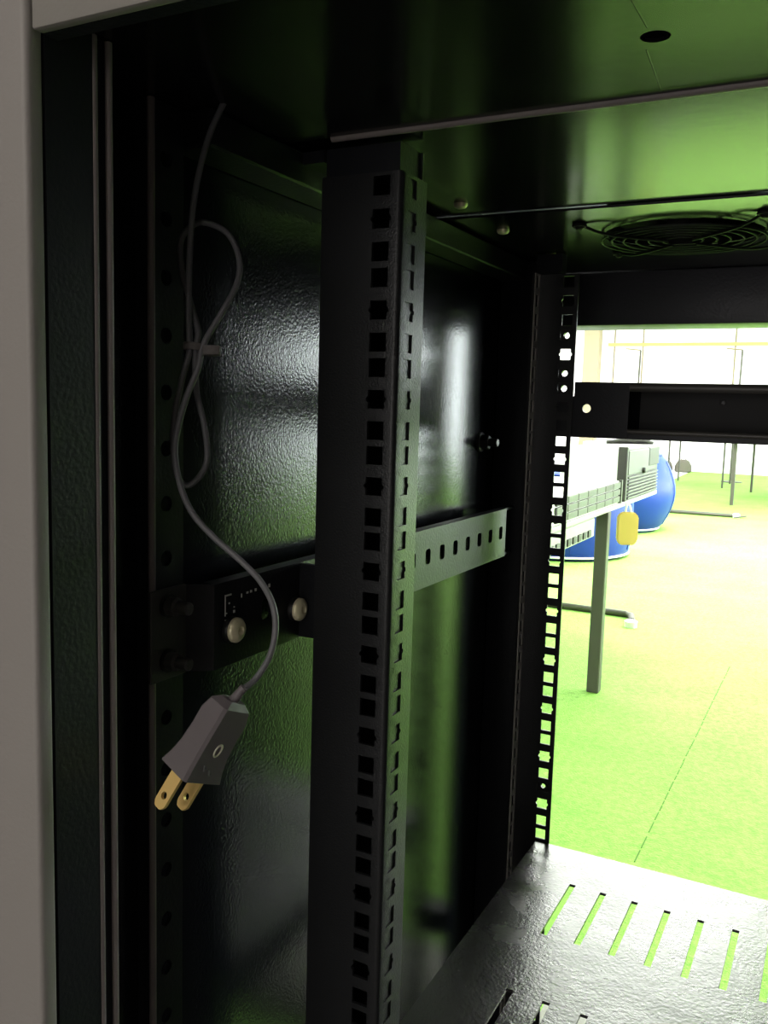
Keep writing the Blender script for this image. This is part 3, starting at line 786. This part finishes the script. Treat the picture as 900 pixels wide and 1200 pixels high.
pouf('blue_pouf', 'farther blue pouf with bulging side below the grey computer case', -1.86, 8.15, 0.40, 0.70, 0.13)

# far tables
def far_table(label, legs, x0, x1, y0, y1, top):
    r_ = root('folding_table', label, 'table', ((x0+x1)/2, (y0+y1)/2, -H), 'tables at the far end of the hall')
    link('table_top', B(x0, x1, y0, y1, top-0.03, top, 0.004, 1), 'table_top', r_)
    for x, y, hw in legs:
        bm = bmesh.new(); leg(bm, x, y, -H, top-0.03, hw); link('leg', bm, 'steel', r_)
far_table('far table with a thick dark front leg on the carpet at right', [(-1.169, 11.137, 0.020), (-1.147, 13.232, 0.016), (0.5, 11.137, 0.02), (0.5, 13.232, 0.016)], -1.25, 0.6, 11.0, 13.4, -0.285)
far_table('farthest table, its pale thin leg left of the thick dark leg', [(-1.579, 13.66, 0.013), (-2.35, 13.66, 0.013), (-1.579, 14.6, 0.013), (-2.35, 14.6, 0.013)], -2.4, -1.5, 13.55, 14.7, -0.26)
tr = root('training_table', 'table whose long dark floor bar runs right from the blue pouf', 'table', (-1.9, 9.7, -H))
bm = bmesh.new(); tube(bm, [(-2.40, 9.72, -H+0.02), (-1.0, 9.78, -H+0.02)], 0.020, 10); fb_ = link('foot_bar', bm, 'steel', tr, smooth=60)
bm = bmesh.new(); lathe(bm, (-0.97, 9.78, -H), (0, 0, 1), [(0, 0.035), (0.03, 0.04), (0.045, 0.025)], 14); link('glide', bm, 'glide', fb_, smooth=40)
bm = bmesh.new(); tube(bm, [(-0.98, 9.70, -H+0.01), (-0.88, 9.82, -H+0.02)], 0.008, 8); link('brake_lever', bm, 'steel', fb_, smooth=60)
bm = bmesh.new(); leg(bm, -2.2, 9.72, -H+0.02, -0.34, 0.02); link('leg', bm, 'steel', tr)
link('table_top', B(-2.43, -1.95, 9.1, 10.9, -0.34, -0.31, 0.004, 1), 'table_top', tr)
# free-standing poles seen through the gap above the panel
for label, x in (('thin dark hooked pole standing before the white window, left one', -3.16), ('thin dark hooked pole standing before the white window, right one', -1.60)):
    r_ = root('hooked_pole', label, 'pole', (x, 15.0, -H), 'hooked poles at the window')
    bm = bmesh.new(); tube(bm, [(x, 15, -H), (x+0.02, 15, 1.02)], 0.016, 8); link('pole', bm, 'steel', r_)
    bm = bmesh.new(); tube(bm, [(x+0.02, 15, 1.02), (x-0.22, 15, 1.045)], 0.013, 8); link('hook_arm', bm, 'frame_tan', r_)
    bm = bmesh.new(); lathe(bm, (x, 15, -H), (0, 0, 1), [(0, 0.16), (0.012, 0.16), (0.03, 0.03)], 20); link('base', bm, 'steel', r_, smooth=40)
# two small bags on the white floor by the far wall
for label, x, rr, hh in (('smaller olive bag on the white floor by the far wall', -2.90, 0.085, 0.19), ('larger olive bag on the white floor by the far wall', -2.63, 0.15, 0.23)):
    y = 16.8
    r_ = root('floor_bag', label, 'bag', (x, y, -H+0.004), 'bags by the far wall')
    bm = bmesh.new(); lathe(bm, (x, y, -H+0.004), (0, 0, 1), [(0, rr*0.8), (0.02, rr), (hh*0.5, rr*0.97), (hh*0.85, rr*0.7), (hh, rr*0.35)], 20); link('sack', bm, 'stool', r_, smooth=50)
    bm = bmesh.new(); tube(bm, [(x-0.04, y, -H+hh), (x-0.03, y, -H+hh+0.05), (x+0.03, y, -H+hh+0.05), (x+0.04, y, -H+hh)], 0.008, 6); link('handle', bm, 'stool', r_)
